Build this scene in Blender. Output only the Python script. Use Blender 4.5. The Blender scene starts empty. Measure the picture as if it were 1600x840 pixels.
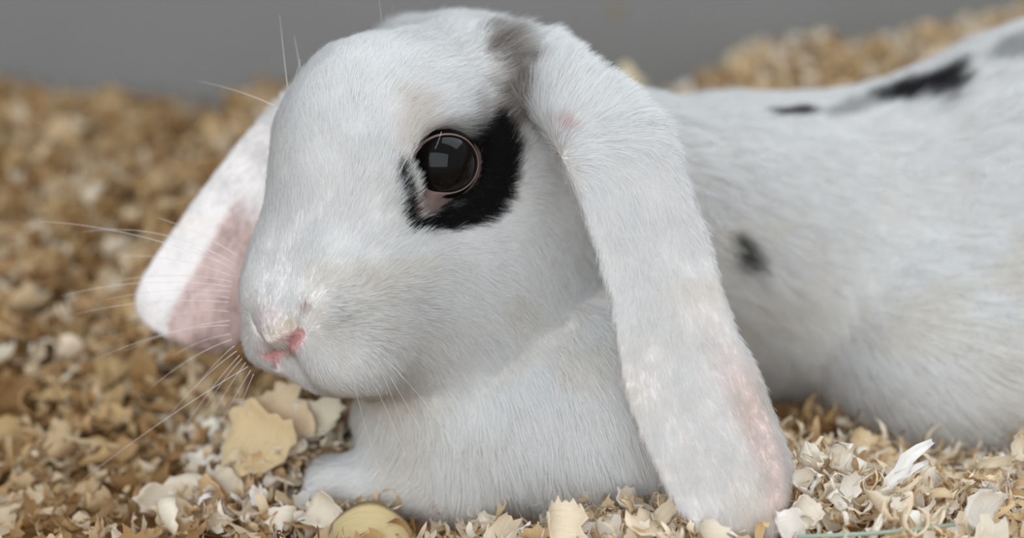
import bpy, bmesh, math, random
import numpy as np
from mathutils import Vector, Matrix, kdtree
from mathutils.bvhtree import BVHTree

rng = np.random.default_rng(7)
random.seed(7)
S = bpy.context.scene
COL = S.collection
CM = 0.01                                   # the tables below are in centimetres

# ------------------------------------------------------------------ camera
cam = bpy.data.cameras.new('camera')
cam.lens, cam.sensor_width, cam.clip_start = 50, 36, 0.01
cam.dof.use_dof = True
cam.dof.focus_distance = 0.395
cam.dof.aperture_fstop = 4.5
cam_o = bpy.data.objects.new('camera', cam)
COL.objects.link(cam_o)
cam_o.location = (0, -0.40, 0.16)
cam_o.rotation_euler = (math.radians(78), 0, 0)
S.camera = cam_o

# ------------------------------------------------------------------ world, light, exposure
world = bpy.data.worlds.new('world')
S.world = world
world.use_nodes = True
world.node_tree.nodes['Background'].inputs[0].default_value = (0.86, 0.92, 0.98, 1)
world.node_tree.nodes['Background'].inputs[1].default_value = 0.58


def area(name, loc, target, sx, sy, watts, colour):
    l = bpy.data.lights.new(name, 'AREA')
    l.shape, l.size, l.size_y, l.energy, l.color = 'RECTANGLE', sx, sy, watts, colour
    o = bpy.data.objects.new(name, l)
    COL.objects.link(o)
    o.location = loc
    o.rotation_euler = (Vector(target) - Vector(loc)).to_track_quat('-Z', 'Y').to_euler()
    return o


area('window_light', (-0.22, -1.18, 0.46), (0.03, 0.02, 0.06), 1.5, 1.0, 16.5, (0.91, 0.965, 1.0))
area('skylight', (0.45, 0.05, 1.10), (0.1, 0.06, 0.05), 0.9, 0.9, 9.0, (0.89, 0.96, 1.0))
S.view_settings.view_transform = 'Standard'
S.view_settings.look = 'None'
S.view_settings.exposure = 0.0
S.view_settings.gamma = 1.0
S.view_settings.use_curve_mapping = False
S.cycles.max_bounces = 14
S.cycles.diffuse_bounces = 12
S.cycles.transmission_bounces = 12
S.cycles.use_denoising = True

# ------------------------------------------------------------------ helpers
_th = math.radians(12.0)
_F = np.array([0, math.cos(_th), -math.sin(_th)])
_U = np.array([0, math.sin(_th), math.cos(_th)])
_C = np.array([0, -40.0, 16.0])
FP = 1600 * 50 / 36


def V(x, y, z):                               # a point, cm
    return np.array([x, y, z], float)


def proj(p):
    v = np.asarray(p) - _C
    d = v @ _F
    return 800 + FP * v[..., 0] / d, 420 - FP * (v @ _U) / d, d


def unit(v):
    v = np.asarray(v, float)
    return v / np.maximum(np.linalg.norm(v, axis=-1, keepdims=True), 1e-9)


def sstep(a, b, x):
    t = np.clip((x - a) / (b - a), 0, 1)
    return t * t * (3 - 2 * t)


def noise(p, scale, seed=0):                 # smooth 3-D value noise in -1..1
    q = np.asarray(p, float) / scale + seed * 17.31
    i = np.floor(q).astype(np.int64)
    f = q - i
    f = f * f * (3 - 2 * f)
    out = 0
    for a in (0, 1):
        for b in (0, 1):
            for c in (0, 1):
                h = (i[..., 0] + a) * 374761393 + (i[..., 1] + b) * 668265263 + (i[..., 2] + c) * 2147483647 + seed * 974711
                h = (h ^ (h >> 13)) * 1274126177
                h = h ^ (h >> 16)
                v = (h & 0xFFFF) / 32767.5 - 1
                out = out + v * np.where(a, f[..., 0], 1 - f[..., 0]) * np.where(b, f[..., 1], 1 - f[..., 1]) * np.where(c, f[..., 2], 1 - f[..., 2])
    return out


def mesh_np(name, v, faces, mats=(), smooth=True, cols=None):
    """v in cm; faces: list / array of polygons"""
    me = bpy.data.meshes.new(name)
    me.from_pydata((np.asarray(v) * CM).tolist(), [], faces.tolist() if hasattr(faces, 'tolist') else faces)
    for m in mats:
        me.materials.append(m)
    if smooth:
        me.shade_smooth()
    if cols is not None:
        a = me.color_attributes.new('col', 'FLOAT_COLOR', 'POINT')
        c4 = np.ones((len(v), 4), np.float32)
        c4[:, :3] = cols
        a.data.foreach_set('color', c4.ravel())
    return me


def link(name, data, parent=None, **props):
    o = bpy.data.objects.new(name, data)
    COL.objects.link(o)
    if parent is not None:
        o.parent = parent
        o.matrix_parent_inverse = parent.matrix_world.inverted()
    for k, val in props.items():
        o[k] = val
    return o


class Nodes:
    def __init__(self, name):
        self.m = bpy.data.materials.new(name)
        self.m.use_nodes = True
        self.t = self.m.node_tree
        self.t.nodes.clear()
        self.out = self.t.nodes.new('ShaderNodeOutputMaterial')

    def n(self, kind, **ins):
        nd = self.t.nodes.new(kind)
        for k, v in ins.items():
            self.set(nd, k, v)
        return nd

    def set(self, nd, k, v):
        sock = nd.inputs[k] if not isinstance(k, int) else nd.inputs[k]
        if isinstance(v, bpy.types.NodeSocket):
            self.t.links.new(v, sock)
        else:
            sock.default_value = v

    def attr(self, name, kind='GEOMETRY'):
        a = self.t.nodes.new('ShaderNodeAttribute')
        a.attribute_name = name
        a.attribute_type = kind
        return a

    def mix(self, fac, a, b, blend='MIX'):
        m = self.t.nodes.new('ShaderNodeMix')
        m.data_type, m.blend_type = 'RGBA', blend
        self.set(m, 0, fac)
        self.set(m, 6, a)
        self.set(m, 7, b)
        return m.outputs[2]

    def done(self, shader):
        self.t.links.new(shader, self.out.inputs[0])
        return self.m


# ------------------------------------------------------------------ materials
def mat_plain(name, colour, rough=0.6, spec=0.3, sss=0.0):
    k = Nodes(name)
    tc = k.n('ShaderNodeTexCoord')
    nz = k.n('ShaderNodeTexNoise', Vector=tc.outputs['Object'], Scale=220.0, Detail=4.0)
    c = k.mix(nz.outputs[0], (*[x * .88 for x in colour], 1), (*[min(1, x * 1.08) for x in colour], 1))
    b = k.n('ShaderNodeBsdfPrincipled', **{'Base Color': c, 'Roughness': rough, 'Specular IOR Level': spec})
    if sss:
        b.inputs['Subsurface Weight'].default_value = sss
        b.inputs['Subsurface Radius'].default_value = (.004, .0015, .001)
        b.inputs['Subsurface Scale'].default_value = 1.0
    return k.done(b.outputs[0])


def mat_skin():
    k = Nodes('rabbit_skin')
    a = k.attr('col')
    b = k.n('ShaderNodeBsdfPrincipled', **{'Base Color': a.outputs['Color'], 'Roughness': .8, 'Specular IOR Level': .1})
    return k.done(b.outputs[0])


def mat_fur():
    k = Nodes('rabbit_fur')
    a, nr = k.attr('col'), k.attr('lay')
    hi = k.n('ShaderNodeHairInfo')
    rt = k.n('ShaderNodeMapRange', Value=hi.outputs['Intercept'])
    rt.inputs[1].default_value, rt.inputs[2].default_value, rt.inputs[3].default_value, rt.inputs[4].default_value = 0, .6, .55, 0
    tint = k.mix(1.0, a.outputs['Color'], (.78, .69, .58, 1), 'MULTIPLY')  # beige undercoat at the roots, with shading between hairs put into the colour
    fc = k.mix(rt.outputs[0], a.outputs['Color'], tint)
    d = k.n('ShaderNodeBsdfDiffuse', Color=fc, Normal=nr.outputs['Vector'])
    t = k.n('ShaderNodeBsdfTranslucent', Color=fc, Normal=nr.outputs['Vector'])
    h = k.n('ShaderNodeBsdfHairPrincipled')
    h.parametrization = 'COLOR'
    k.set(h, 'Color', a.outputs['Color'])
    k.set(h, 'Roughness', .45)
    k.set(h, 'Radial Roughness', .6)
    m1 = k.n('ShaderNodeMixShader', Fac=.35)
    k.set(m1, 1, d.outputs[0]); k.set(m1, 2, t.outputs[0])
    m2 = k.n('ShaderNodeMixShader', Fac=.08)
    k.set(m2, 1, m1.outputs[0]); k.set(m2, 2, h.outputs[0])
    return k.done(m2.outputs[0])


def mat_whisker():
    k = Nodes('whisker_hair')
    b = k.n('ShaderNodeBsdfPrincipled', **{'Base Color': (.80, .78, .76, 1), 'Roughness': .35})
    t = k.n('ShaderNodeBsdfTransparent')
    m = k.n('ShaderNodeMixShader', Fac=.25)
    k.set(m, 1, b.outputs[0]); k.set(m, 2, t.outputs[0])
    return k.done(m.outputs[0])


def mat_wood():
    k = Nodes('pine_shaving')
    a = k.attr('col')
    oi = k.n('ShaderNodeObjectInfo')
    uv = k.attr('grain')
    mp = k.n('ShaderNodeMapping', Vector=uv.outputs['Vector'], Scale=(2.0, 30.0, 1.0))
    nz = k.n('ShaderNodeTexNoise', Vector=mp.outputs[0], Scale=1.0, Detail=3.0)
    base = k.mix(1.0, a.outputs['Color'], oi.outputs['Color'], 'MULTIPLY')
    ramp = k.n('ShaderNodeMapRange', Value=nz.outputs[0])
    ramp.inputs[3].default_value, ramp.inputs[4].default_value = .80, 1.12
    c = k.mix(1.0, base, ramp.outputs[0], 'MULTIPLY')
    bp = k.n('ShaderNodeBump', Height=nz.outputs[0], Strength=.35, Distance=.0005)
    b = k.n('ShaderNodeBsdfPrincipled', **{'Base Color': c, 'Roughness': .62, 'Specular IOR Level': .25, 'Normal': bp.outputs[0]})
    warm = k.mix(1.0, c, (1.0, .86, .64, 1), 'MULTIPLY')
    t = k.n('ShaderNodeBsdfTranslucent', Color=warm)
    m = k.n('ShaderNodeMixShader', Fac=.28)
    k.set(m, 1, b.outputs[0]); k.set(m, 2, t.outputs[0])
    return k.done(m.outputs[0])


def mat_base():
    k = Nodes('packed_bedding')
    tc = k.n('ShaderNodeTexCoord')
    nz = k.n('ShaderNodeTexNoise', Vector=tc.outputs['Object'], Scale=110.0, Detail=6.0)
    c = k.mix(nz.outputs[0], (.16, .085, .03, 1), (.40, .24, .10, 1))  # dark browns put the shade in the gaps between shavings into the colour
    bp = k.n('ShaderNodeBump', Height=nz.outputs[0], Strength=.8, Distance=.003)
    b = k.n('ShaderNodeBsdfPrincipled', **{'Base Color': c, 'Roughness': .9, 'Normal': bp.outputs[0], 'Specular IOR Level': .1})
    return k.done(b.outputs[0])


def mat_wall():
    k = Nodes('grey_wall_paint')
    tc = k.n('ShaderNodeTexCoord')
    nz = k.n('ShaderNodeTexNoise', Vector=tc.outputs['Object'], Scale=9.0, Detail=5.0)
    c = k.mix(nz.outputs[0], (.168, .163, .157, 1), (.205, .200, .193, 1))
    b = k.n('ShaderNodeBsdfPrincipled', **{'Base Color': c, 'Roughness': .55, 'Specular IOR Level': .25})
    return k.done(b.outputs[0])


def mat_eye():
    k = Nodes('eyeball')
    b = k.n('ShaderNodeBsdfPrincipled', **{'Base Color': (.004, .0032, .003, 1), 'Roughness': .04, 'Specular IOR Level': .15})
    return k.done(b.outputs[0])


M_SKIN, M_FUR, M_WHISK, M_WOOD, M_BASE, M_WALL, M_EYE = mat_skin(), mat_fur(), mat_whisker(), mat_wood(), mat_base(), mat_wall(), mat_eye()
M_LID = mat_plain('eyelid_skin', (.155, .105, .095), .55, .35)
M_NOSE = mat_plain('nose_skin', (.47, .22, .225), .45, .4)
M_STALK = mat_plain('dry_grass', (.30, .36, .29), .6)
M_STAIN = mat_plain('wall_stain', (.22, .17, .10), .7)
M_FLOOR = mat_plain('hutch_floor', (.30, .25, .2), .8)

# ------------------------------------------------------------------ the setting
wall = link('wall_back', mesh_np('wall_back', [(-90, 44, -4), (90, 44, -4), (90, 44, 75), (-90, 44, 75), (-90, 46, -4), (90, 46, -4), (90, 46, 75), (-90, 46, 75)],
            [(0, 1, 2, 3), (7, 6, 5, 4), (0, 4, 5, 1), (3, 2, 6, 7), (0, 3, 7, 4), (1, 5, 6, 2)], [M_WALL], False), kind='structure')
floor = link('floor', mesh_np('floor', [(-90, -70, -4), (90, -70, -4), (90, 46, -4), (-90, 46, -4)], [(0, 1, 2, 3)], [M_FLOOR], False), kind='structure')
_c = np.array([6.14, 43.97, 13.44])
_ang = np.linspace(0, 2 * np.pi, 14, endpoint=False)
_r = 1 + .25 * np.sin(3 * _ang + 1)
link('stain', mesh_np('stain', [(_c[0] + .42 * math.cos(a) * r, 43.97, _c[2] + .30 * math.sin(a) * r) for a, r in zip(_ang, _r)], [tuple(range(14))], [M_STAIN], False), wall)

# ------------------------------------------------------------------ the rabbit's shape
VOX = 0.11
LO = np.array([-13., -8., -2.2])
HI = np.array([28.5, 22., 17.0])
psi = math.radians(45)
fh, up, nn = np.array([-math.cos(psi), -math.sin(psi), 0]), np.array([0, 0, 1.]), np.array([math.sin(psi), -math.cos(psi), 0])
HM = np.stack([fh, up, nn])
NOSE = np.array([-6.88, -1.35, 5.43])


def H(a, b, c):                              # head frame: forward, up, towards the rabbit's left
    return NOSE + a * fh + b * up + c * nn


def toH(p):
    return (np.asarray(p) - NOSE) @ HM.T


# ear outlines: one edge, other edge, half thickness
NEAR_EAR = [
    (0.28, 1.94, 12.28, 1.18, 2.62, 13.80, 0.72),
    (0.90, 0.10, 11.32, 2.96, 0.76, 12.71, 0.55),
    (1.27, -1.08, 10.58, 4.16, -0.52, 11.52, 0.42),
    (1.78, -1.74, 9.38, 4.86, -1.23, 10.10, 0.36),
    (2.34, -2.24, 7.97, 5.40, -1.76, 8.59, 0.34),
    (2.59, -2.73, 6.66, 5.89, -2.31, 6.92, 0.33),
    (2.85, -2.98, 5.48, 6.36, -2.64, 5.38, 0.33),
    (3.46, -3.30, 3.96, 6.97, -2.95, 3.94, 0.33),
    (4.18, -3.61, 2.52, 7.53, -3.25, 2.52, 0.32),
    (4.92, -3.79, 1.68, 7.57, -3.42, 1.72, 0.30),
    (5.50, -3.90, 1.15, 7.18, -3.55, 1.12, 0.24)]
FAR_EAR = [
    (-4.92, 5.84, 12.34, -3.26, 5.28, 11.17, 0.60),
    (-6.86, 6.40, 12.09, -4.96, 5.73, 10.40, 0.45),
    (-8.39, 6.61, 11.13, -6.25, 5.81, 8.82, 0.36),
    (-9.58, 6.54, 9.87, -6.80, 5.81, 7.87, 0.33),
    (-10.66, 6.37, 8.56, -7.44, 5.62, 6.48, 0.32),
    (-11.67, 6.18, 7.18, -7.99, 5.44, 5.16, 0.32),
    (-12.44, 5.89, 5.86, -8.51, 5.31, 4.54, 0.32),
    (-12.77, 5.69, 4.90, -8.99, 5.23, 4.19, 0.30),
    (-12.52, 5.55, 4.24, -9.56, 5.22, 4.11, 0.24)]


def stations(rows):
    A = np.array(rows, float)
    n = len(A)
    out = []
    for t in np.linspace(0, n - 1, 3 * n):
        i = min(int(t), n - 2)
        s = t - i
        p = [A[min(max(i + j, 0), n - 1)] for j in (-1, 0, 1, 2)]
        q = .5 * (2 * p[1] + (p[2] - p[0]) * s + (2 * p[0] - 5 * p[1] + 4 * p[2] - p[3]) * s * s + (-p[0] + 3 * p[1] - 3 * p[2] + p[3]) * s ** 3)
        l, r = q[:3], q[3:6]
        h = np.linalg.norm(r - l) / 2
        out.append(((l + r) / 2, (r - l) / (2 * h), max(h - .12, .15), q[6]))
    return out


EAR_N, EAR_F = stations(NEAR_EAR), stations(FAR_EAR)


def off_near(f, u):
    g = np.clip((f - .5) / .2, 0, 1)
    return -(.10 + .24 * np.minimum(f * 3, 1)) * u * u - g * .26 * np.exp(-((u - .70) / .2) ** 2)


def off_far(f, u):
    g = np.clip((f - .3) / .25, 0, 1)
    return g * (.25 * u * u - .35 * np.exp(-((u - .35) / .4) ** 2))


def ear_coords(p, st, off):
    """for points p: (f along the ear 0..1, u across -1..1, signed distance, tangent)"""
    sh = p.shape[:-1]
    p = p.reshape(-1, 3)
    n = len(st)
    best = np.full(len(p), 1e9)
    f, u, d = np.zeros(len(p)), np.zeros(len(p)), np.full(len(p), 9.)
    tgv = np.zeros((len(p), 3))
    for i in range(n - 1):
        c0, a0, h0, t0 = st[i]
        c1, a1, h1, t1 = st[i + 1]
        ab = c1 - c0
        L = np.linalg.norm(ab)
        tg = ab / L
        sp = (p - c0) @ tg
        t = np.clip(sp / L, 0, 1)
        ex = sp - t * L
        q = p - c0 - t[:, None] * ab
        cost = np.abs(ex) * 8 + np.linalg.norm(q, axis=1)
        m = cost < best
        if not m.any():
            continue
        best[m] = cost[m]
        tm, qm, exm = t[m], q[m], ex[m]
        a = a0 + (a1 - a0) * tm[:, None]
        a /= np.linalg.norm(a, axis=1, keepdims=True)
        mm = np.cross(a, np.broadcast_to(tg, a.shape))
        hw, th = h0 + (h1 - h0) * tm, t0 + (t1 - t0) * tm
        fm, um = (i + tm) / (n - 1), (qm * a).sum(1) / hw
        w = (qm * mm).sum(1) - off(fm, np.clip(um, -1.2, 1.2))
        e = exm if i in (0, n - 2) else exm * .3
        d[m] = (np.sqrt(um ** 2 + (w / th) ** 2 + (e / th) ** 2 + 1e-9) - 1) * th
        f[m], u[m], tgv[m] = fm, um, tg
    return f.reshape(sh), u.reshape(sh), d.reshape(sh), tgv.reshape(sh + (3,))


# ------------------------------------------------------------------ the eye's frame
EYE_AX = {}
for sg in (1, -1):
    en = unit(nn * sg + fh * .55 + up * .10)
    eu = unit(up - (up @ en) * en)
    er = np.cross(eu, en)
    if er @ fh > 0:
        er = -er                             # er points to the back of the head
    EYE_AX[sg] = (H(-4.6, 5.1, 2.3 * sg), er, eu, en)


def lid_outer(a):                            # outer edge of the bare lid skin, by angle
    da = np.abs((a - math.radians(238) + np.pi) % (2 * np.pi) - np.pi)
    dl = np.abs((a - math.radians(180) + np.pi) % (2 * np.pi) - np.pi)
    return 1.06 + .08 * np.cos(a) ** 2 + .72 * np.exp(-(da / .36) ** 2) + .20 * np.exp(-(dl / .6) ** 2)


def lid_inner(a):
    da = np.abs((a - math.radians(232) + np.pi) % (2 * np.pi) - np.pi)
    return .80 + .11 * np.cos(a) ** 2 + .05 * np.exp(-(da / .3) ** 2)


def build_sdf():
    n = np.ceil((HI - LO) / VOX).astype(int)
    G = np.full(n, 9.0, np.float32)
    ax = [LO[i] + VOX * np.arange(n[i]) for i in range(3)]

    def block(lo, hi):
        i0 = np.clip(np.floor((lo - LO) / VOX).astype(int), 0, n - 1)
        i1 = np.clip(np.ceil((hi - LO) / VOX).astype(int) + 1, 1, n)
        s = tuple(slice(a, b) for a, b in zip(i0, i1))
        return s, np.stack(np.meshgrid(*[ax[k][s[k]].astype(np.float32) for k in range(3)], indexing='ij'), -1)

    def smin(s, d, k):
        g = G[s]
        h = np.maximum(k - np.abs(g - d), 0) / k
        G[s] = np.minimum(g, d) - h * h * k * .25

    def smax(s, d, k):
        g = G[s]
        h = np.maximum(k - np.abs(g - d), 0) / k
        G[s] = np.maximum(g, d) + h * h * k * .25

    def ell(c, M, r, k=1.0, sub=False):
        c, r = np.asarray(c, float), np.asarray(r, float)
        R_ = r.max() + k + .4
        s, p = block(c - R_, c + R_)
        q = (p - c.astype(np.float32)) @ np.asarray(M, np.float32).T
        k0 = np.linalg.norm(q / r.astype(np.float32), axis=-1)
        k1 = np.linalg.norm(q / (r * r).astype(np.float32), axis=-1)
        d = np.where(k0 < 1e-3, -r.min(), k0 * (k0 - 1) / np.maximum(k1, 1e-6))
        smax(s, -d, k) if sub else smin(s, d, k)

    def cone(a, b, ra, rb, k=1.0, sub=False):
        a, b = np.asarray(a, float), np.asarray(b, float)
        m = max(ra, rb) + k + .4
        s, p = block(np.minimum(a, b) - m, np.maximum(a, b) + m)
        ab = b - a
        t = np.clip((p - a) @ ab / (ab @ ab), 0, 1)
        d = np.linalg.norm(p - a - t[..., None] * ab, axis=-1) - (ra + (rb - ra) * t)
        smax(s, -d, k) if sub else smin(s, d, k)

    W = np.eye(3)
    # torso
    ell((9.0, 13.2, 5.3), W, (7.5, 6.0, 5.9), 2)
    ell((16, 13.2, 5.6), W, (8, 6.3, 6.2), 2)
    ell((21, 13.0, 6.8), W, (7, 7.3, 7.4), 2.5)
    ell((15.0, 9.0, 2.8), W, (5.0, 5.6, 4.2), 2)            # thigh
    ell((20, 8.5, 4.0), W, (5.0, 5.5, 5.2), 2)
    cone(H(-8, 4.6, .2), (7, 11, 5.8), 3.4, 5.0, 2.0)       # neck
    ell(V(-0.20, 2.52, 2.47), W, (4.6, 3.3, 3.0), 1.5)         # chest
    ell(V(3.17, 2.13, 2.59), W, (3.2, 3.4, 3.4), 1.5)         # near shoulder
    cone(V(-1.56, 0.95, 0.90), V(-5.33, 0.90, 0.63), 1.35, .78, 1.0)    # near fore paw
    cone(V(-1.74, 5.69, -0.85), V(-4.41, 6.41, -1.35), 1.2, .62, 1.0)    # far fore paw
    # head

    def he(a, b, c, ra, rb, rc, k=.8, sub=False):
        ell(H(a, b, c), HM, (ra, rb, rc), k, sub)

    def hc(p, q, ra, rb, k=.8, sub=False):
        cone(H(*p), H(*q), ra, rb, k, sub)

    he(-6.4, 5.2, 0, 3.6, 3.4, 2.85, 1.2)
    he(-3.9, 5.3, 0, 2.75, 3.2, 2.55, 1.2)
    hc((-3.6, 4.8, .75), (-1.35, 1.35, 1.1), 1.9, 1.15, 1.0)
    hc((-3.6, 4.8, -.75), (-1.35, 1.35, -1.1), 1.9, 1.15, 1.0)
    hc((-2.6, 3.0, 0), (-.7, .75, 0), 1.4, .75, .8)         # bridge of the nose
    for sg in (1, -1):
        he(-1.75, -.05, 1.38 * sg, 1.3, 1.25, 1.25, .7)        # whisker pads
        he(-4.8, .8, 1.35 * sg, 2.8, 2.45, 1.75, 1.2)       # cheek
        he(-6.6, 1.0, 1.5 * sg, 2.9, 3.0, 1.9, 1.2)         # jowl
        he(-8.0, 1.3, 1.7 * sg, 2.4, 2.6, 1.8, 1.4)
        he(-3.1, 1.7, 1.2 * sg, 2.0, 1.8, 1.6, 1.0)
        hc((-5.3, 6.9, 1.5 * sg), (-3.2, 5.2, 1.6 * sg), .8, .6, .8)
    he(-2.2, -.95, 0, .85, .55, .8, .8)                    # chin
    he(-4.2, -.6, 0, 2.6, 1.1, 1.6, 1.0)
    hc((-7.5, 7.45, 2.0), (-7.5, 7.45, -2.0), 1.2, 1.2, 1.0)     # crown from ear base to ear base
    for sg in (1, -1):
        ell(EYE_AX[sg][0] + EYE_AX[sg][3] * .45, np.stack(EYE_AX[sg][1:]), (1.12, 1.0, 1.05), .35, True)    # eye socket
    for st, off in ((EAR_N, off_near), (EAR_F, off_far)):
        c = np.array([q[0] for q in st])
        s, p = block(c.min(0) - 2.4, c.max(0) + 2.4)
        d = ear_coords(p.astype(float), st, off)[2]
        smin(s, d, .3)
    return G


def surface_nets(G):
    Sg = G < 0
    nx, ny, nz = G.shape
    offs = [(i, j, k) for i in (0, 1) for j in (0, 1) for k in (0, 1)]
    cnt = sum(Sg[i:nx - 1 + i, j:ny - 1 + j, k:nz - 1 + k].astype(np.int8) for i, j, k in offs)
    act = (cnt > 0) & (cnt < 8)
    idx = -np.ones(act.shape, np.int64)
    ii = np.argwhere(act)
    idx[act] = np.arange(len(ii))
    V = np.stack([G[ii[:, 0] + i, ii[:, 1] + j, ii[:, 2] + k] for i, j, k in offs], 1)
    cor = np.array(offs, float)
    acc, num = np.zeros((len(ii), 3)), np.zeros(len(ii))
    for a in range(8):
        for b in range(a + 1, 8):
            if np.abs(cor[a] - cor[b]).sum() != 1:
                continue
            va, vb = V[:, a], V[:, b]
            m = (va < 0) != (vb < 0)
            t = np.where(m, va / np.where(m, va - vb, 1), 0)
            acc += np.where(m[:, None], cor[a] + t[:, None] * (cor[b] - cor[a]), 0)
            num += m
    verts = LO + VOX * (ii + acc / num[:, None])
    quads = []
    for axis in range(3):
        o = [k for k in range(3) if k != axis]
        A, B = Sg[:-1, :-1, :-1], np.roll(Sg, -1, axis)[:-1, :-1, :-1]
        e = np.argwhere(A != B)
        e = e[(e[:, o[0]] > 0) & (e[:, o[1]] > 0)]
        d0, d1 = np.zeros(3, int), np.zeros(3, int)
        d0[o[0]] = 1
        d1[o[1]] = 1
        q = np.stack([idx[tuple((e - d0 - d1).T)], idx[tuple((e - d1).T)], idx[tuple(e.T)], idx[tuple((e - d0).T)]], 1)
        ins = A[tuple(e.T)]
        flip = ins if axis != 1 else ~ins
        quads.append(np.where(flip[:, None], q[:, ::-1], q))
    q = np.concatenate(quads)
    return verts, q[(q >= 0).all(1)]


G = build_sdf()
BV, BQ = surface_nets(G)


def sdf_at(p):
    q = (np.asarray(p) - LO) / VOX
    q = np.clip(q, 0, np.array(G.shape) - 1.001)
    i = q.astype(int)
    f = q - i
    out = 0
    for a in (0, 1):
        for b in (0, 1):
            for c in (0, 1):
                out = out + G[i[..., 0] + a, i[..., 1] + b, i[..., 2] + c] * np.where(a, f[..., 0], 1 - f[..., 0]) * np.where(b, f[..., 1], 1 - f[..., 1]) * np.where(c, f[..., 2], 1 - f[..., 2])
    return out


def smooth_mesh(v, q, it):
    e = np.concatenate([q[:, [0, 1]], q[:, [1, 2]], q[:, [2, 3]], q[:, [3, 0]]])
    for _ in range(it):
        s, c = np.zeros_like(v), np.zeros(len(v))
        for a, b in ((0, 1), (1, 0)):
            for k in range(3):
                s[:, k] += np.bincount(e[:, a], v[e[:, b], k], len(v))
            c += np.bincount(e[:, a], minlength=len(v))
        v = .5 * v + .5 * s / np.maximum(c, 1)[:, None]
    return v


BV = smooth_mesh(BV, BQ, 2)
_fn = np.cross(BV[BQ[:, 2]] - BV[BQ[:, 0]], BV[BQ[:, 3]] - BV[BQ[:, 1]])
BN = np.zeros_like(BV)
for k in range(4):
    for c in range(3):
        BN[:, c] += np.bincount(BQ[:, k], _fn[:, c], len(BV))
BN = unit(BN)
if np.mean(sdf_at(BV[::50] + BN[::50] * .2) > sdf_at(BV[::50] - BN[::50] * .2)) < .5:
    BQ, BN, _fn = BQ[:, ::-1].copy(), -BN, -_fn

BVH = BVHTree.FromPolygons(BV.tolist(), BQ.tolist())


# ------------------------------------------------------------------ colours of the coat
def seg_d(p, pts, rad):                      # distance to a polyline with its own radii, <1 inside
    best = np.full(len(p), 9.)
    for (a, ra), (b, rb) in zip(zip(pts[:-1], rad[:-1]), zip(pts[1:], rad[1:])):
        ab = b - a
        t = np.clip((p - a) @ ab / (ab @ ab), 0, 1)
        best = np.minimum(best, np.linalg.norm(p - a - t[:, None] * ab, axis=1) / (ra + (rb - ra) * t))
    return best


def spot(p, pts, rad, soft, wob=.35, sc=.5):
    d = seg_d(p, pts, rad) + wob * noise(p, sc, 5)
    return 1 - sstep(1 - soft, 1 + soft, d)


PATCH_EYE = ([V(-2.85, -1.07, 8.85), V(-2.31, -0.54, 8.90), V(-1.19, 0.29, 9.05), V(-0.59, 0.55, 9.83), V(-0.40, 0.64, 10.74), V(-0.64, 0.64, 11.33), V(-1.61, 0.55, 11.27)],
             [.14, .26, .38, .48, .50, .44, .16])
PATCH_INNER = ([V(-3.16, -1.31, 10.61), V(-3.03, -1.26, 9.93), V(-2.91, -1.11, 9.10)], [.07, .13, .2])
PATCH_UNDER = ([V(-2.60, -0.84, 8.85), V(-1.55, 0.08, 9.05), V(-0.70, 0.52, 9.57), V(-0.48, 0.59, 10.57), V(-0.66, 0.61, 11.26)], [.18, .40, .48, .50, .42])
PATCH_BROW = ([V(-0.59, 0.65, 11.26), V(-0.18, 1.08, 12.02), V(-0.07, 1.22, 12.80), V(-0.30, 1.40, 13.39), V(-0.79, 2.17, 13.98)], [.78, .74, .62, .50, .36])
PATCH_NECK = ([V(7.05, 5.22, 7.24), V(7.64, 5.58, 6.70)], [.42, .36])
PATCH_BACK = [([V(8.79, 10.15, 10.92), V(10.14, 10.71, 10.91)], [.30, .36], 1.0), ([V(11.18, 10.72, 10.82), V(12.62, 11.60, 11.23)], [.42, .5], .45),
              ([V(13.51, 11.50, 11.38), V(14.91, 10.80, 11.67)], [.8, 1.15], 1.0), ([V(17.25, 10.88, 12.84), V(19.56, 9.93, 13.34)], [.9, 1.3], .5)]
WHITE = np.array([.93, .925, .92])
BLACK = np.array([.012, .011, .012])
BROWN = np.array([.15, .10, .068])


def lerp(c, t, k):
    return c + (np.asarray(k) - c) * np.broadcast_to(np.asarray(t, float), (len(c),))[:, None]


SP_N = [V(-6.65, -1.51, 5.88), V(-6.05, -1.88, 6.23), V(-7.11, -1.17, 6.27), V(-6.68, -1.57, 6.47), V(-5.79, -2.12, 6.69), V(-5.63, -2.21, 6.79), V(-4.29, -2.20, 6.53)]


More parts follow.
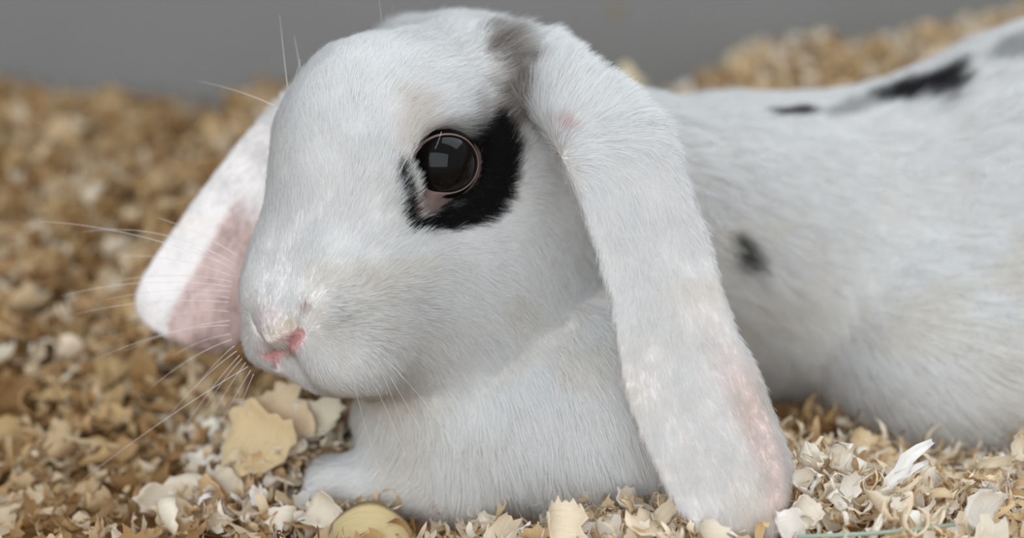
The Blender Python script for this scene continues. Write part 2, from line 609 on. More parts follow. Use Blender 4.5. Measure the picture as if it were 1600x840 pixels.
def coat(p, nrm, hair=True):
    c = np.tile(WHITE if hair else WHITE * .9, (len(p), 1))
    h = toH(p)
    c = lerp(c, .25 * spot(p, [V(-2.83, -0.62, 12.15), V(-2.65, -0.91, 11.12)], [.5, .5], .8), (.55, .36, .20))
    c = lerp(c, .2 * sstep(-.3, .7, noise(p, 1.6, 3)) * (h[:, 1] < 2.5), (.72, .60, .42))
    near = h[:, 2] > .25
    c = lerp(c, .90 * spot(p, *PATCH_BROW, .7, .6, .35) * near * (0.68 + .32 * sstep(-.5, .5, noise(p, .25, 8))), BROWN)
    for q in (PATCH_EYE, PATCH_INNER, PATCH_UNDER):
        c = lerp(c, spot(p, *q, .28, .35, .3) * near, BLACK)
    ec, er, eu, en = EYE_AX[1]
    q = p - ec
    x, y, z = q @ er, q @ eu, q @ en
    a_ = np.arctan2(y, x)
    r_ = np.hypot(x, y) - lid_outer(a_)
    side = sstep(math.radians(-125), math.radians(-100), a_) * (1 - sstep(math.radians(30), math.radians(95), a_))
    c = lerp(c, (1 - sstep(.12, .42, r_ + .12 * noise(p, .3, 6))) * side * (np.abs(z) < 1.8), BLACK)
    c = lerp(c, .9 * spot(p, *PATCH_NECK, .5, .5, .3), BLACK * 2)
    for pts, rad, s in PATCH_BACK:
        c = lerp(c, s * spot(p, pts, rad, .45, .45, .5), BLACK * 2.5)
    # ears: pink where the skin shows inside
    f, u, d, _ = ear_coords(p, EAR_N, off_near)
    on = d < .25
    pk = on * sstep(.44, .74, f) * (1 - sstep(.90, .97, f)) * sstep(.22, .62, u) * (1 - sstep(.78, .98, u))
    c = lerp(c, (.26 if hair else .6) * pk, (.62, .38, .33))
    c = lerp(c, (.04 if hair else .2) * on * (f > .2), (.80, .60, .57))
    c = lerp(c, .5 * spot(p, [V(1.28, -0.58, 11.53), V(1.41, -0.83, 11.38)], [.16, .16], .6), (.6, .25, .25))
    f, u, d, _ = ear_coords(p, EAR_F, off_far)
    on = d < .25
    front = (nrm @ -_F) > 0
    pk = on * front * sstep(.38, .5, f) * sstep(-.28 , -.12, u + .25 * (f - .7) * -1)
    c = lerp(c, (.75 if hair else .95) * pk, (.50, .34, .31))
    c = lerp(c, (.04 if hair else .15) * on, (.80, .62, .60))
    # nose
    c = lerp(c, .35 * np.exp(-((p - SP_N[6]) ** 2).sum(1) / 1.2) * sstep(-.2, .6, noise(p, .3, 19)), (.62, .55, .42))
    c = lerp(c, .35 * spot(p, [SP_N[0], SP_N[1]], [.22, .25], .8), (.72, .55, .36))
    c = lerp(c, .22 * spot(p, [SP_N[2], SP_N[3]], [.3, .3], .9), (.62, .36, .36))
    c = lerp(c, .8 * spot(p, [SP_N[4], SP_N[5]], [.07, .09], .4), (.35, .17, .16))
    pn = nose_mask(p, 1.0 if hair else 1.9)
    c = lerp(c, pn * .75 if hair else pn, (.50, .25, .25))
    if not hair:
        c = lerp(c, .2, (.80, .62, .58))
        for sg in (1, -1):
            ec, er, eu, en = EYE_AX[sg]
            q = p - ec
            x, y, z = q @ er, q @ eu, q @ en
            c = lerp(c, ((np.hypot(x, y) < lid_outer(np.arctan2(y, x)) * 1.06) & (z > -.6) & (z < 1.8)) * 1.0, (.16, .105, .09))
    return np.clip(c, 0, 1)


def both(pts):                               # the same marks on the other side of the face
    return pts, [H(*(toH(q) * np.array([1, 1, -.6]) + np.array([0, 0, -.35]))) for q in pts]


NOSTRIL = both([V(-7.06, -0.31, 5.05), V(-6.58, -0.75, 5.34), V(-6.13, -1.69, 5.80), V(-5.81, -2.01, 6.12)])
SEPTUM = [V(-7.33, -0.22, 5.20), V(-7.14, -0.29, 5.08), V(-6.91, -0.30, 4.91)]
CLEFT = [V(-6.91, -0.27, 4.87), V(-6.96, -0.03, 4.55), V(-6.48, -2.47, 5.01)]


def nose_mask(p, wide=1.0):
    m = np.zeros(len(p))
    for q in NOSTRIL:
        d = seg_d(p, q, [.22, .21, .17, .09] if q is NOSTRIL[0] else [.18, .13, .08, .03]) / wide
        m = np.maximum(m, 1 - sstep(.75, 1.2, d))
    d = np.minimum(seg_d(p, SEPTUM, [.12, .13, .11]), seg_d(p, CLEFT, [.06, .06, .09])) / wide
    return np.maximum(m, 1 - sstep(.8, 1.2, d))


_dep = np.zeros(len(BV))
for q in NOSTRIL:
    _dep = np.maximum(_dep, (.12 if q is NOSTRIL[0] else .05) * np.exp(-(seg_d(BV, q, [.11, .12, .12, .08])) ** 2))
_dep = np.maximum(_dep, .07 * np.exp(-(seg_d(BV, CLEFT, [.09, .09, .10])) ** 2))
BV = BV - BN * _dep[:, None]
_wing = both([V(-6.86, -1.16, 5.68), V(-6.31, -1.71, 6.04), V(-5.96, -1.96, 6.36)])
for q in _wing[:1]:
    BV = BV + BN * (.06 * np.exp(-(seg_d(BV, q, [.16, .16, .14])) ** 2))[:, None]


# ------------------------------------------------------------------ rabbit objects
rabbit = link('rabbit', None, label='white lop eared rabbit with black eye patch lying on the wood shavings', category='rabbit')
rabbit.location = (0.09, 0.09, 0.0)
bpy.context.view_layer.update()
skin = mesh_np('body', BV, BQ, [M_SKIN], True, coat(BV, BN, False))
body = link('body', skin, rabbit)

# nose: the bare pink skin, a thin shell over the tip of the muzzle
_nm = nose_mask(BV)
_sel = BQ[(_nm[BQ] > .45).all(1)]
if len(_sel):
    _ids, _inv = np.unique(_sel, return_inverse=True)
    nose = link('nose', mesh_np('nose', BV[_ids] + BN[_ids] * .012, _inv.reshape(-1, 4), [M_NOSE]), rabbit, label='pink bare nose')

for sg in (1, -1):
    ec, er, eu, en = EYE_AX[sg]
    bm = bmesh.new()
    bmesh.ops.create_uvsphere(bm, u_segments=40, v_segments=24, radius=1.06)
    R3 = Matrix((tuple(er), tuple(eu), tuple(en))).transposed()
    for v in bm.verts:
        v.co = (R3 @ v.co + Vector(ec)) * CM
    me = bpy.data.meshes.new('eye')
    bm.to_mesh(me)
    bm.free()
    me.materials.append(M_EYE)
    me.shade_smooth()
    eye = link('eye', me, rabbit, label='dark glossy eye')
    na = 56
    rows = []
    for lev, (w, lift) in enumerate([(0, -.12), (0, .03), (.10, .09), (.35, .11), (.7, .10), (1.10, .0)]):
        ring = []
        for k in range(na):
            a = 2 * np.pi * k / na
            ri, ro = lid_inner(a), lid_outer(a)
            r = ri + (ro - ri) * w
            base = ec + er * math.cos(a) * r + eu * math.sin(a) * r
            zs = math.sqrt(max(1.06 ** 2 - r * r, 0)) if r < 1.06 else 0
            hit = BVH.ray_cast(Vector(base + en * 3), Vector(-en))
            hz = (np.array(hit[0]) - base) @ en if hit[0] is not None else 0
            z = zs if lev < 3 else max(hz, zs * (1 - w)) if lev < 4 else hz
            if lev == 3:
                z = .6 * max(zs, 0) + .4 * hz if r < 1.06 else hz
            ring.append(base + en * (z + lift))
        rows.append(ring)
    vv = np.array(rows).reshape(-1, 3)
    ff = [(l * na + k, l * na + (k + 1) % na, (l + 1) * na + (k + 1) % na, (l + 1) * na + k) for l in range(len(rows) - 1) for k in range(na)]
    link('eyelid', mesh_np('eyelid', vv, ff, [M_LID]), rabbit, label='bare brownish pink eyelid')

# ------------------------------------------------------------------ fur
# where the coat runs: point, direction, length cm, lift 0..1, on the head (then mirrored to the other side)
COMB = [
    ((-6.80, -1.31, 6.86), (0.01, 0.65, 0.76), 0.22, 0.22, 1),
    ((-8.44, 5.82, 8.82), (-0.07, 0.75, 0.65), 0.36, 0.25, 1),
    ((-5.28, -1.14, 10.80), (0.04, 0.63, 0.77), 0.42, 0.22, 1),
    ((-4.20, -1.60, 9.45), (0.20, 0.49, 0.85), 0.42, 0.25, 1),
    ((-5.29, -0.74, 12.16), (0.03, 0.74, 0.67), 0.45, 0.25, 1),
    ((-3.94, 0.12, 13.51), (0.28, 0.83, 0.49), 0.5, 0.28, 1),
    ((-2.07, 2.27, 13.93), (0.67, 0.72, 0.18), 0.8, 0.4, 1),
    ((0.00, 2.01, 13.95), (0.85, 0.50, -0.12), 0.95, 0.48, 1),
    ((-3.33, -1.22, 11.34), (0.26, 0.45, 0.85), 0.45, 0.28, 1),
    ((-1.97, -0.11, 12.10), (0.84, 0.41, 0.36), 0.55, 0.25, 1),
    ((-1.10, 0.90, 12.73), (0.84, 0.41, 0.36), 0.65, 0.25, 1),
    ((0.00, 0.84, 10.72), (0.44, 0.44, 0.78), 0.6, 0.28, 1),
    ((0.55, 0.91, 12.37), (0.45, 0.49, 0.75), 0.8, 0.35, 1),
    ((0.75, 1.30, 10.66), (0.94, 0.17, -0.29), 0.7, 0.3, 1),
    ((-1.64, -0.02, 8.81), (0.96, 0.17, 0.23), 0.42, 0.25, 1),
    ((-0.37, 0.63, 8.88), (0.99, 0.09, -0.12), 0.5, 0.25, 1),
    ((-2.85, -1.22, 8.30), (0.75, 0.25, 0.62), 0.45, 0.3, 1),
    ((-4.02, -1.98, 7.92), (0.45, 0.35, 0.82), 0.42, 0.25, 1),
    ((-5.78, -2.09, 7.05), (0.42, 0.37, 0.83), 0.25, 0.25, 1),
    ((-4.54, -2.27, 6.73), (0.98, 0.17, 0.14), 0.42, 0.45, 1),
    ((-3.19, -1.72, 6.78), (0.97, 0.07, -0.23), 0.5, 0.5, 1),
    ((-4.92, -2.34, 5.48), (0.72, -0.03, -0.70), 0.42, 0.35, 1),
    ((-3.57, -1.78, 5.14), (0.67, -0.05, -0.74), 0.6, 0.4, 1),
    ((-1.46, -0.45, 7.22), (0.90, 0.03, -0.44), 0.65, 0.3, 1),
    ((0.56, 0.92, 7.69), (0.50, -0.01, -0.86), 0.75, 0.28, 1),
    ((1.53, 1.25, 5.86), (0.43, -0.03, -0.90), 1.05, 0.3, 1),
    ((-1.48, -0.35, 4.93), (0.58, -0.00, -0.81), 0.8, 0.32, 1),
    ((0.37, -0.10, 4.47), (0.42, 0.01, -0.91), 1.2, 0.3, 1),
    ((-2.80, -0.15, 3.71), (0.52, 0.06, -0.85), 0.8, 0.3, 1),
    ((-0.74, -0.57, 3.45), (0.29, 0.01, -0.96), 1.0, 0.3, 1),
    ((-6.30, -1.55, 4.51), (0.70, 0.05, -0.71), 0.28, 0.25, 1),
    ((-7.00, -0.00, 4.54), (0.47, -0.05, -0.88), 0.2, 0.22, 1),
    ((-6.06, -0.69, 4.74), (0.69, -0.03, -0.72), 0.3, 0.25, 1),
    ((-2.25, -0.46, 1.85), (0.00, -0.21, -0.98), 1.0, 0.25, 0),
    ((-0.37, -0.74, 1.95), (0.12, -0.31, -0.94), 1.3, 0.25, 0),
    ((1.84, -1.14, 2.48), (0.29, -0.30, -0.91), 1.4, 0.25, 0),
    ((3.30, -1.26, 2.53), (0.42, -0.29, -0.86), 1.4, 0.25, 0),
    ((-3.81, 0.38, 2.15), (-0.26, -0.10, -0.96), 0.8, 0.3, 0),
    ((-2.83, -0.30, 1.30), (-0.76, -0.14, -0.64), 0.7, 0.25, 0),
    ((-4.57, 0.14, 1.14), (-0.96, 0.04, -0.27), 0.6, 0.3, 0),
    ((-4.97, 0.11, 0.44), (-0.94, 0.04, -0.34), 0.6, 0.35, 0),
    ((-3.61, 0.19, 2.02), (-0.68, -0.05, -0.73), 0.8, 0.3, 0),
    ((5.42, 6.34, 11.05), (0.73, 0.64, -0.21), 0.9, 0.3, 0),
    ((6.58, 5.07, 8.31), (0.82, 0.33, -0.46), 1.0, 0.3, 0),
    ((7.64, 5.85, 4.95), (0.81, -0.12, -0.58), 1.1, 0.3, 0),
    ((8.92, 7.62, 1.78), (0.77, -0.39, -0.51), 1.2, 0.3, 0),
    ((11.25, 5.33, 2.46), (0.78, -0.13, -0.62), 1.5, 0.3, 0),
    ((13.19, 4.36, 1.01), (0.80, -0.12, -0.59), 1.6, 0.28, 0),
    ((13.41, 6.36, 6.58), (0.91, 0.14, -0.39), 1.3, 0.25, 0),
    ((10.86, 7.75, 8.51), (0.88, 0.32, -0.35), 1.2, 0.25, 0),
    ((16.15, 7.58, 9.63), (0.92, 0.32, -0.24), 1.3, 0.25, 0),
    ((9.91, 11.30, 11.10), (0.93, 0.36, -0.08), 0.9, 0.22, 0),
    ((15.88, 12.32, 12.52), (0.90, 0.38, 0.20), 1.0, 0.22, 0),
    ((15.45, 3.41, 3.03), (0.92, 0.15, -0.37), 1.6, 0.28, 0),
    ((18.32, 4.32, 7.00), (0.92, 0.33, -0.22), 1.4, 0.25, 0)]
cp, cd, cl, clf = [], [], [], []
for p0, v, L, lf, hd in COMB:
    p0, v = np.array(p0), unit(v)
    cp.append(p0); cd.append(v); cl.append(L); clf.append(lf)
    if hd:
        q = toH(p0); w = HM @ v
        q[2] *= -1; w[2] *= -1
        cp.append(H(*q)); cd.append(HM.T @ w); cl.append(L); clf.append(lf)
cp, cd, cl, clf = map(np.array, (cp, cd, cl, clf))


def comb_at(p):
    d, l, f = np.zeros_like(p), np.zeros(len(p)), np.zeros(len(p))
    for s in range(0, len(p), 20000):
        q = p[s:s + 20000]
        w = 1 / (((q[:, None] - cp[None]) ** 2).sum(2) + .05) ** 2
        w /= w.sum(1, keepdims=True)
        d[s:s + 20000], l[s:s + 20000], f[s:s + 20000] = w @ cd, w @ cl, w @ clf
    return unit(d), l, f


HAIRS = {'n': 1.0}


def grow(name, quads, density, radius, seg, clump, seed, label):
    r = np.random.default_rng(seed)
    tri = np.concatenate([quads[:, [0, 1, 2]], quads[:, [0, 2, 3]]])
    a, b, c = BV[tri[:, 0]], BV[tri[:, 1]], BV[tri[:, 2]]
    ar = np.linalg.norm(np.cross(b - a, c - a), axis=1) / 2
    mid = (a + b + c) / 3
    fn = unit(np.cross(b - a, c - a))
    facing = (fn * unit(_C - mid)).sum(1)
    ar = ar * np.where(facing > -.45, 1, .12)
    n = int(ar.sum() * density * HAIRS['n'])
    t = r.choice(len(tri), n, p=ar / ar.sum())
    u, v = r.random(n), r.random(n)
    m = u + v > 1
    u[m], v[m] = 1 - u[m], 1 - v[m]
    w0 = (1 - u - v)[:, None]
    T = tri[t]
    root = BV[T[:, 0]] * w0 + BV[T[:, 1]] * u[:, None] + BV[T[:, 2]] * v[:, None]
    nrm = unit(BN[T[:, 0]] * w0 + BN[T[:, 1]] * u[:, None] + BN[T[:, 2]] * v[:, None])
    keep = np.ones(n, bool)
    for sg in (1, -1):                        # no hair on the eyeballs and the bare lids
        ec, er, eu, en = EYE_AX[sg]
        q = root - ec
        x, y, z = q @ er, q @ eu, q @ en
        keep &= ~((np.hypot(x, y) < lid_outer(np.arctan2(y, x)) * np.where(y > .2, .88, .95)) & (z > -.6) & (z < 1.8))
    keep &= r.random(n) > (nose_mask(root) - .25) * 2.0
    root, nrm = root[keep], nrm[keep]
    n = len(root)
    d, L, lift = comb_at(root)
    en_ = {}
    for key, st, off in (('n', EAR_N, off_near), ('f', EAR_F, off_far)):
        f, uu, dist, tg = ear_coords(root, st, off)
        k = ((dist < .22) * sstep(.12, .3, f))[:, None]
        a_ = np.array([s[1] for s in st])[np.clip((f * (len(st) - 1)).astype(int), 0, len(st) - 1)]
        d = unit(d * (1 - k) + k * unit(tg + a_ * (uu[:, None] * .28)))
        kk = k[:, 0]
        L = L * (1 - kk) + kk * (.62 - .22 * sstep(.2, .6, f)) * (1 - (.40 * sstep(.25, .6, uu) * (1 - sstep(.8, .95, uu)) * sstep(.45, .75, f) * (1 - sstep(.88, .96, f)) if key == 'n' else 0))
        if key == 'f':
            L = L * (1 - .5 * kk)
        lift = lift * (1 - kk) + kk * .2
    j = .22
    d = d + j * np.stack([noise(root, .55, 11), noise(root, .55, 12), noise(root, .55, 13)], 1) + .10 * r.normal(size=(n, 3))
    d = d - (d * nrm).sum(1, keepdims=True) * nrm
    d = unit(d)
    L = L * (.75 + .5 * r.random(n)) * (1 + .18 * noise(root, .7, 14))
    lift = np.clip(lift * (1 + .5 * noise(root, .5, 15) + .25 * r.normal(size=n)), .13, .9)
    puff = np.exp(-((root - SP_N[6]) ** 2).sum(1) / 1.3 ** 2)             # tufted whisker pad
    lift = np.clip(lift + .22 * puff * sstep(-.4, .6, noise(root, .35, 17)), .13, .9)
    s = np.linspace(0, 1, seg)
    pts = np.zeros((n, seg, 3))
    pts[:, 0] = root - nrm * .02
    stray = .12 * r.normal(size=(n, 3))
    for i in range(1, seg):
        lf = lift * (1.5 - 1.15 * s[i])
        dir_ = unit(d * np.sqrt(np.maximum(1 - lf ** 2, .05))[:, None] + nrm * lf[:, None] + stray * s[i] + np.array([0, 0, -.10]) * s[i] * L[:, None])
        pts[:, i] = pts[:, i - 1] + dir_ * (L / (seg - 1))[:, None]
    # tufts
    nc = max(1, n // 16)
    ci = r.choice(n, nc, replace=False)
    kd = kdtree.KDTree(nc)
    for q, i in enumerate(ci):
        kd.insert(root[i], q)
    kd.balance()
    near = np.array([ci[kd.find(x)[1]] for x in root.tolist()])
    w = ((clump + .4 * puff) * (.4 + .6 * r.random(n)))[:, None] * (s ** 1.3)[None]
    pts = pts * (1 - w[..., None]) + pts[near] * w[..., None]
    # keep the tips out of the skin
    hc_ = bpy.data.hair_curves.new(name)
    hc_.add_curves([seg] * n)
    hc_.attributes['position'].data.foreach_set('vector', (pts * CM).astype(np.float32).ravel())
    rad = (radius * (.7 + .6 * r.random(n)))[:, None] * (1 - .88 * s ** 1.5)[None]
    at = hc_.attributes.get('radius') or hc_.attributes.new('radius', 'FLOAT', 'POINT')
    at.data.foreach_set('value', (rad * CM).astype(np.float32).ravel())
    colr = np.ones((n, 4), np.float32)
    c3 = coat(root + .1 * r.normal(size=(n, 3)) * .6, nrm)
    colr[:, :3] = np.clip(c3 * (1 + .05 * r.normal(size=(n, 1))), 0, .93)
    at = hc_.attributes.new('col', 'FLOAT_COLOR', 'CURVE')
    at.data.foreach_set('color', colr.ravel())
    at = hc_.attributes.new('lay', 'FLOAT_VECTOR', 'CURVE')
    at.data.foreach_set('vector', unit(nrm + .08 * d + .09 * r.normal(size=(n, 3))).astype(np.float32).ravel())
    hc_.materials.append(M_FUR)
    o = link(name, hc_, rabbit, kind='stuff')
    print(name, n)
    return o


_mid = BV[BQ].mean(1)
_h = toH(_mid)
_en, _ef = ear_coords(_mid, EAR_N, off_near), ear_coords(_mid, EAR_F, off_far)
is_n = (_en[2] < .2) & (_en[0] > .1)
is_f = (_ef[2] < .2) & (_ef[0] > .1) & ~is_n
is_head = ~is_n & ~is_f & (_h[:, 0] > -9.3) & (_h[:, 1] > -2.2) & (np.abs(_h[:, 2]) < 4.2) & (_mid[:, 1] < 7.5)
is_chest = ~is_n & ~is_f & ~is_head & (_mid[:, 0] < 4.8) & (_mid[:, 1] < 6)
is_body = ~is_n & ~is_f & ~is_head & ~is_chest & (_mid[:, 0] < 22.5)
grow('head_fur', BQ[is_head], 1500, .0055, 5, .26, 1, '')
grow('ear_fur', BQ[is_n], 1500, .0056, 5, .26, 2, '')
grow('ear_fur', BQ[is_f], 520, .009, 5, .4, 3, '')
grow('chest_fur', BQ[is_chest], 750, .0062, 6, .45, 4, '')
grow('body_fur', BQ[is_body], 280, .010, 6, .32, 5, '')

# ------------------------------------------------------------------ whiskers
WHISK = [  # root, middle, tip, thickness at root and tip
    ((-8.01, 0.77, 7.72), (-9.28, 1.30, 8.30), (-10.57, 1.79, 8.68), .0095, .004),
    ((-8.05, 0.53, 7.54), (-10.39, 1.20, 8.30), (-12.78, 1.70, 8.27), .0095, .004),
    ((-8.05, 0.48, 7.30), (-8.93, 1.07, 7.68), (-9.83, 1.62, 7.88), .0095, .004),
    ((-8.10, 0.35, 7.20), (-9.85, 0.99, 7.56), (-11.64, 1.55, 7.56), .0095, .004),
    ((-8.10, 0.22, 7.07), (-9.99, 0.85, 7.13), (-11.92, 1.39, 6.81), .0095, .004),
    ((-8.12, 0.19, 6.93), (-10.75, 0.80, 6.92), (-13.45, 1.31, 6.40), .0095, .004),
    ((-8.16, 0.16, 6.80), (-10.11, 0.76, 6.69), (-12.12, 1.28, 6.29), .0095, .004),
    ((-8.17, 0.03, 6.64), (-9.32, 0.68, 6.59), (-10.49, 1.31, 6.40), .0095, .004),
    ((-8.17, -0.10, 6.54), (-10.54, 0.59, 6.39), (-12.97, 1.20, 5.88), .0095, .004),
    ((-8.17, -0.15, 6.28), (-9.27, 0.53, 6.12), (-10.40, 1.16, 5.73), .0095, .004),
    ((-8.12, -0.43, 5.94), (-9.80, 0.31, 5.56), (-11.54, 0.97, 4.80), .0095, .004),
    ((-8.08, -0.48, 5.69), (-9.08, 0.25, 5.28), (-10.11, 0.93, 4.65), .0095, .004),
    ((-8.04, -0.51, 5.54), (-9.39, 0.15, 4.79), (-10.78, 0.74, 3.71), .0095, .004),
    ((-7.93, -0.74, 5.41), (-8.72, 0.01, 4.61), (-9.54, 0.71, 3.60), .0095, .004),
    ((-7.86, -0.77, 5.27), (-9.10, -0.09, 4.16), (-10.40, 0.52, 2.71), .0095, .004),
    ((-7.78, -0.80, 5.15), (-8.79, -0.14, 3.93), (-9.83, 0.47, 2.48), .0095, .004),
    ((-7.69, -0.92, 5.08), (-8.39, -0.33, 4.23), (-9.11, 0.22, 3.20), .0095, .004),
    ((-7.58, -0.94, 4.98), (-8.22, -0.37, 4.06), (-8.88, 0.18, 3.02), .0095, .004),
    ((-7.51, -0.96, 4.87), (-10.09, -0.36, 3.11), (-12.78, 0.17, 1.06), .0095, .004),
    ((-7.42, -1.08, 4.79), (-8.00, -0.46, 3.86), (-8.60, 0.14, 2.83), .0095, .004),
    ((-7.34, -1.10, 4.68), (-7.68, -0.69, 3.97), (-8.03, -0.30, 3.17), .0095, .004),
    ((-8.09, 0.50, 7.43), (-11.07, 1.19, 8.26), (-14.12, 1.77, 8.58), .0095, .004),
    ((-8.12, -0.20, 6.03), (-10.23, 0.39, 5.46), (-12.40, 0.92, 4.57), .0095, .004),
    ((-4.54, -2.48, 5.88), (-4.11, -2.33, 3.71), (-3.67, -2.09, 1.96), .0040, .002),
    ((-4.19, -2.56, 5.54), (-3.55, -2.24, 4.15), (-2.88, -2.03, 2.23), .0040, .002),
    ((-3.84, -2.52, 5.71), (-2.83, -2.37, 4.03), (-1.79, -2.35, 1.68), .0040, .002),
    ((-3.48, -2.65, 5.57), (-2.02, -2.63, 3.77), (-0.53, -2.77, 1.18), .0040, .002),
    ((-4.17, -2.60, 6.28), (-3.51, -2.42, 4.96), (-2.84, -2.40, 2.92), .0040, .002),
    ((-6.54, 1.68, 12.49), (-6.66, 1.89, 13.49), (-6.78, 2.14, 14.64), .0095, .002),
    ((-6.93, 1.68, 12.02), (-8.16, 2.23, 12.41), (-9.41, 2.74, 12.66), .0095, .002),
    ((-6.21, 2.10, 13.01), (-6.30, 2.20, 13.48), (-6.40, 2.31, 14.02), .0095, .002),
    ((-3.73, 1.99, 13.95), (-3.80, 1.96, 14.54), (-3.86, 1.95, 15.20), .0040, .002),
    ((-1.93, -1.17, 11.59), (-1.99, -1.62, 11.39), (-2.06, -2.06, 11.23), .0040, .002),
    ((-6.36, 1.84, 12.75), (-6.29, 2.00, 13.03), (-6.21, 2.17, 13.34), .0095, .002)]


def tube(pts, r0, r1, sides=5):
    pts = np.asarray(pts)
    t = unit(np.gradient(pts, axis=0))
    a = unit(np.cross(t, (0.3, .2, .93)))
    b = np.cross(t, a)
    rr = np.linspace(r0, r1, len(pts))
    v = [pts[i] + rr[i] * (math.cos(q) * a[i] + math.sin(q) * b[i]) for i in range(len(pts)) for q in np.linspace(0, 2 * np.pi, sides, endpoint=False)]
    f = [(i * sides + k, i * sides + (k + 1) % sides, (i + 1) * sides + (k + 1) % sides, (i + 1) * sides + k) for i in range(len(pts) - 1) for k in range(sides)]
    f += [tuple(range(sides))[::-1], tuple(range((len(pts) - 1) * sides, len(pts) * sides))]
    return np.array(v), f


for a, m, b, r0, r1 in WHISK:
    a, m, b = np.array(a), np.array(m), np.array(b)
    pp = [a * (1 - t) * (1 - 2 * t) + m * 4 * t * (1 - t) + b * t * (2 * t - 1) for t in np.linspace(0, 1, 10)]
    v, f = tube(pp, r0, r1)
    link('whisker', mesh_np('whisker', v, f, [M_WHISK]), rabbit)

# ------------------------------------------------------------------ bedding
def ground(x, y):                             # height of the bedding, cm
    x, y = np.asarray(x, float), np.asarray(y, float)
    p3 = np.stack([x, y, 0 * x], -1)
    crest = np.interp(x, [-40, -30, -22, -18, -16, -14.2, -12, -8, 0, 8, 10.5, 13, 17, 20, 24, 30, 40], [8.8, 8.2, 7.6, 6.8, 6.6, 8.6, 7.8, 7.5, 7.6, 7.7, 8.0, 9.9, 11.1, 10.4, 11.5, 12.5, 12.8])
    bank = crest * sstep(0, 1, np.clip((y - 4) / 46, 0, 1)) ** .62
    fr = np.interp(x, [-20, -10, -5, 0, 6, 20], [-.8, -.7, -.2, .35, .35, .45])
    z = fr * (1 - sstep(5, 18, y)) + np.clip((y - 2) / 36, 0, 1) ** .95 * crest * (y > 2)
    z = z + 1.5 * np.exp(-(((x + 7.2) / 2.2) ** 2 + ((y - 4.2) / 2.4) ** 2))
    z = z + 1.2 * np.exp(-(((x - 8.6) / 2.0) ** 2 + ((y + 2.4) / 1.8) ** 2))
    z = z + .45 * noise(p3, 3.1, 21) + .28 * noise(p3, 1.2, 22)
    return z - .4 * sstep(-3, -9, y)


gx, gy = np.meshgrid(np.linspace(-60, 60, 170), np.linspace(-22, 43.9, 110), indexing='ij')
gz = ground(gx, gy) - .45
gv = np.stack([gx, gy, gz], -1).reshape(-1, 3)
nyq = gx.shape[1]
gf = [(i * nyq + j, (i + 1) * nyq + j, (i + 1) * nyq + j + 1, i * nyq + j + 1) for i in range(gx.shape[0] - 1) for j in range(nyq - 1)]
link('packed_bedding', mesh_np('packed_bedding', gv, gf, [M_BASE]), kind='stuff', label='packed tan wood shavings banked up against the grey wall', category='bedding')


def shaving(kind, r, nu=None, nv=None, thick=0.0):
    """one wood shaving about 1 cm long, as (verts, faces, grain)"""
    if kind == 'flake':
        nu, nv = nu or 6, nv or 4
        L, Wd, curl, tw = 1.0, .5 + .5 * r.random(), 1.0 + 1.8 * r.random(), .3 * r.normal()
    elif kind == 'curl':
        nu, nv = nu or 11, nv or 2
        L, Wd, curl, tw = 1.5, .16 + .2 * r.random(), 2.5 + 3.2 * r.random(), .7 * r.normal()
    elif kind == 'fibre':
        nu, nv = nu or 6, nv or 1
        L, Wd, curl, tw = 1.3, .06 + .09 * r.random(), .5 + 1.2 * r.random(), 1.2 * r.normal()
    else:
        nu, nv = nu or 3, nv or 2
        L, Wd, curl, tw = .5, .2 + .25 * r.random(), .4 + 1.4 * r.random(), .4 * r.normal()
    v, g = [], []
    jag = r.normal(size=(nu + 1, 2)) * .06
    end = r.normal(size=(2, nv + 1)) * .09
    rip = r.normal(size=(nu + 1, nv + 1)) * .015
    fan = .25 * r.normal()
    for i in range(nu + 1):
        s = i / nu
        taper = 1 - .35 * abs(2 * s - 1) ** 3
        for j in range(nv + 1):
            t = j / nv - .5
            ss = s - .5 + (end[0, j] * (1 - s) ** 3 + end[1, j] * s ** 3)
            ww = t * Wd * taper * (1 + fan * (s - .5) * 2)
            if j == 0:
                ww += jag[i, 0] * Wd
            if j == nv:
                ww += jag[i, 1] * Wd
            ang = curl * ss
            R = L / max(curl, .05)
            x, z = R * math.sin(ang), R * (1 - math.cos(ang))
            ta = tw * ss * 2
            v.append((x + math.sin(ang) * -math.sin(ta) * ww * .4, ww * math.cos(ta), z + ww * math.sin(ta) + rip[i, j] * (1 + 2 * abs(t)) + .25 * Wd * t * t))
            g.append((ss * L, ww, 0))
    v = np.array(v)
    v -= v.mean(0)
    f = [(i * (nv + 1) + j, (i + 1) * (nv + 1) + j, (i + 1) * (nv + 1) + j + 1, i * (nv + 1) + j + 1) for i in range(nu) for j in range(nv)]
    g = np.array(g)
    if thick:
        n0 = len(v)
        nr = np.zeros_like(v)
        for q in f:
            c = np.cross(v[q[2]] - v[q[0]], v[q[3]] - v[q[1]])
            for k in q:
                nr[k] += c
        nr = unit(nr)
        v = np.concatenate([v + nr * thick / 2, v - nr * thick / 2])
        g = np.concatenate([g, g])
        bot = [tuple(k + n0 for k in q[::-1]) for q in f]
        loop = [i * (nv + 1) for i in range(nu + 1)] + [nu * (nv + 1) + j for j in range(1, nv + 1)] + [i * (nv + 1) + nv for i in range(nu - 1, -1, -1)] + [j for j in range(nv - 1, 0, -1)]
        side = [(loop[k], loop[(k + 1) % len(loop)], loop[(k + 1) % len(loop)] + n0, loop[k] + n0) for k in range(len(loop))]
        f = f + bot + [s[::-1] for s in side]
    return v, f, g


KINDS = ['flake', 'curl', 'fibre', 'crumb']
PAL = np.array([(.60, .44, .26), (.68, .55, .38), (.46, .29, .14), (.76, .67, .53), (.34, .19, .075), (.54, .37, .18), (.41, .25, .11)])


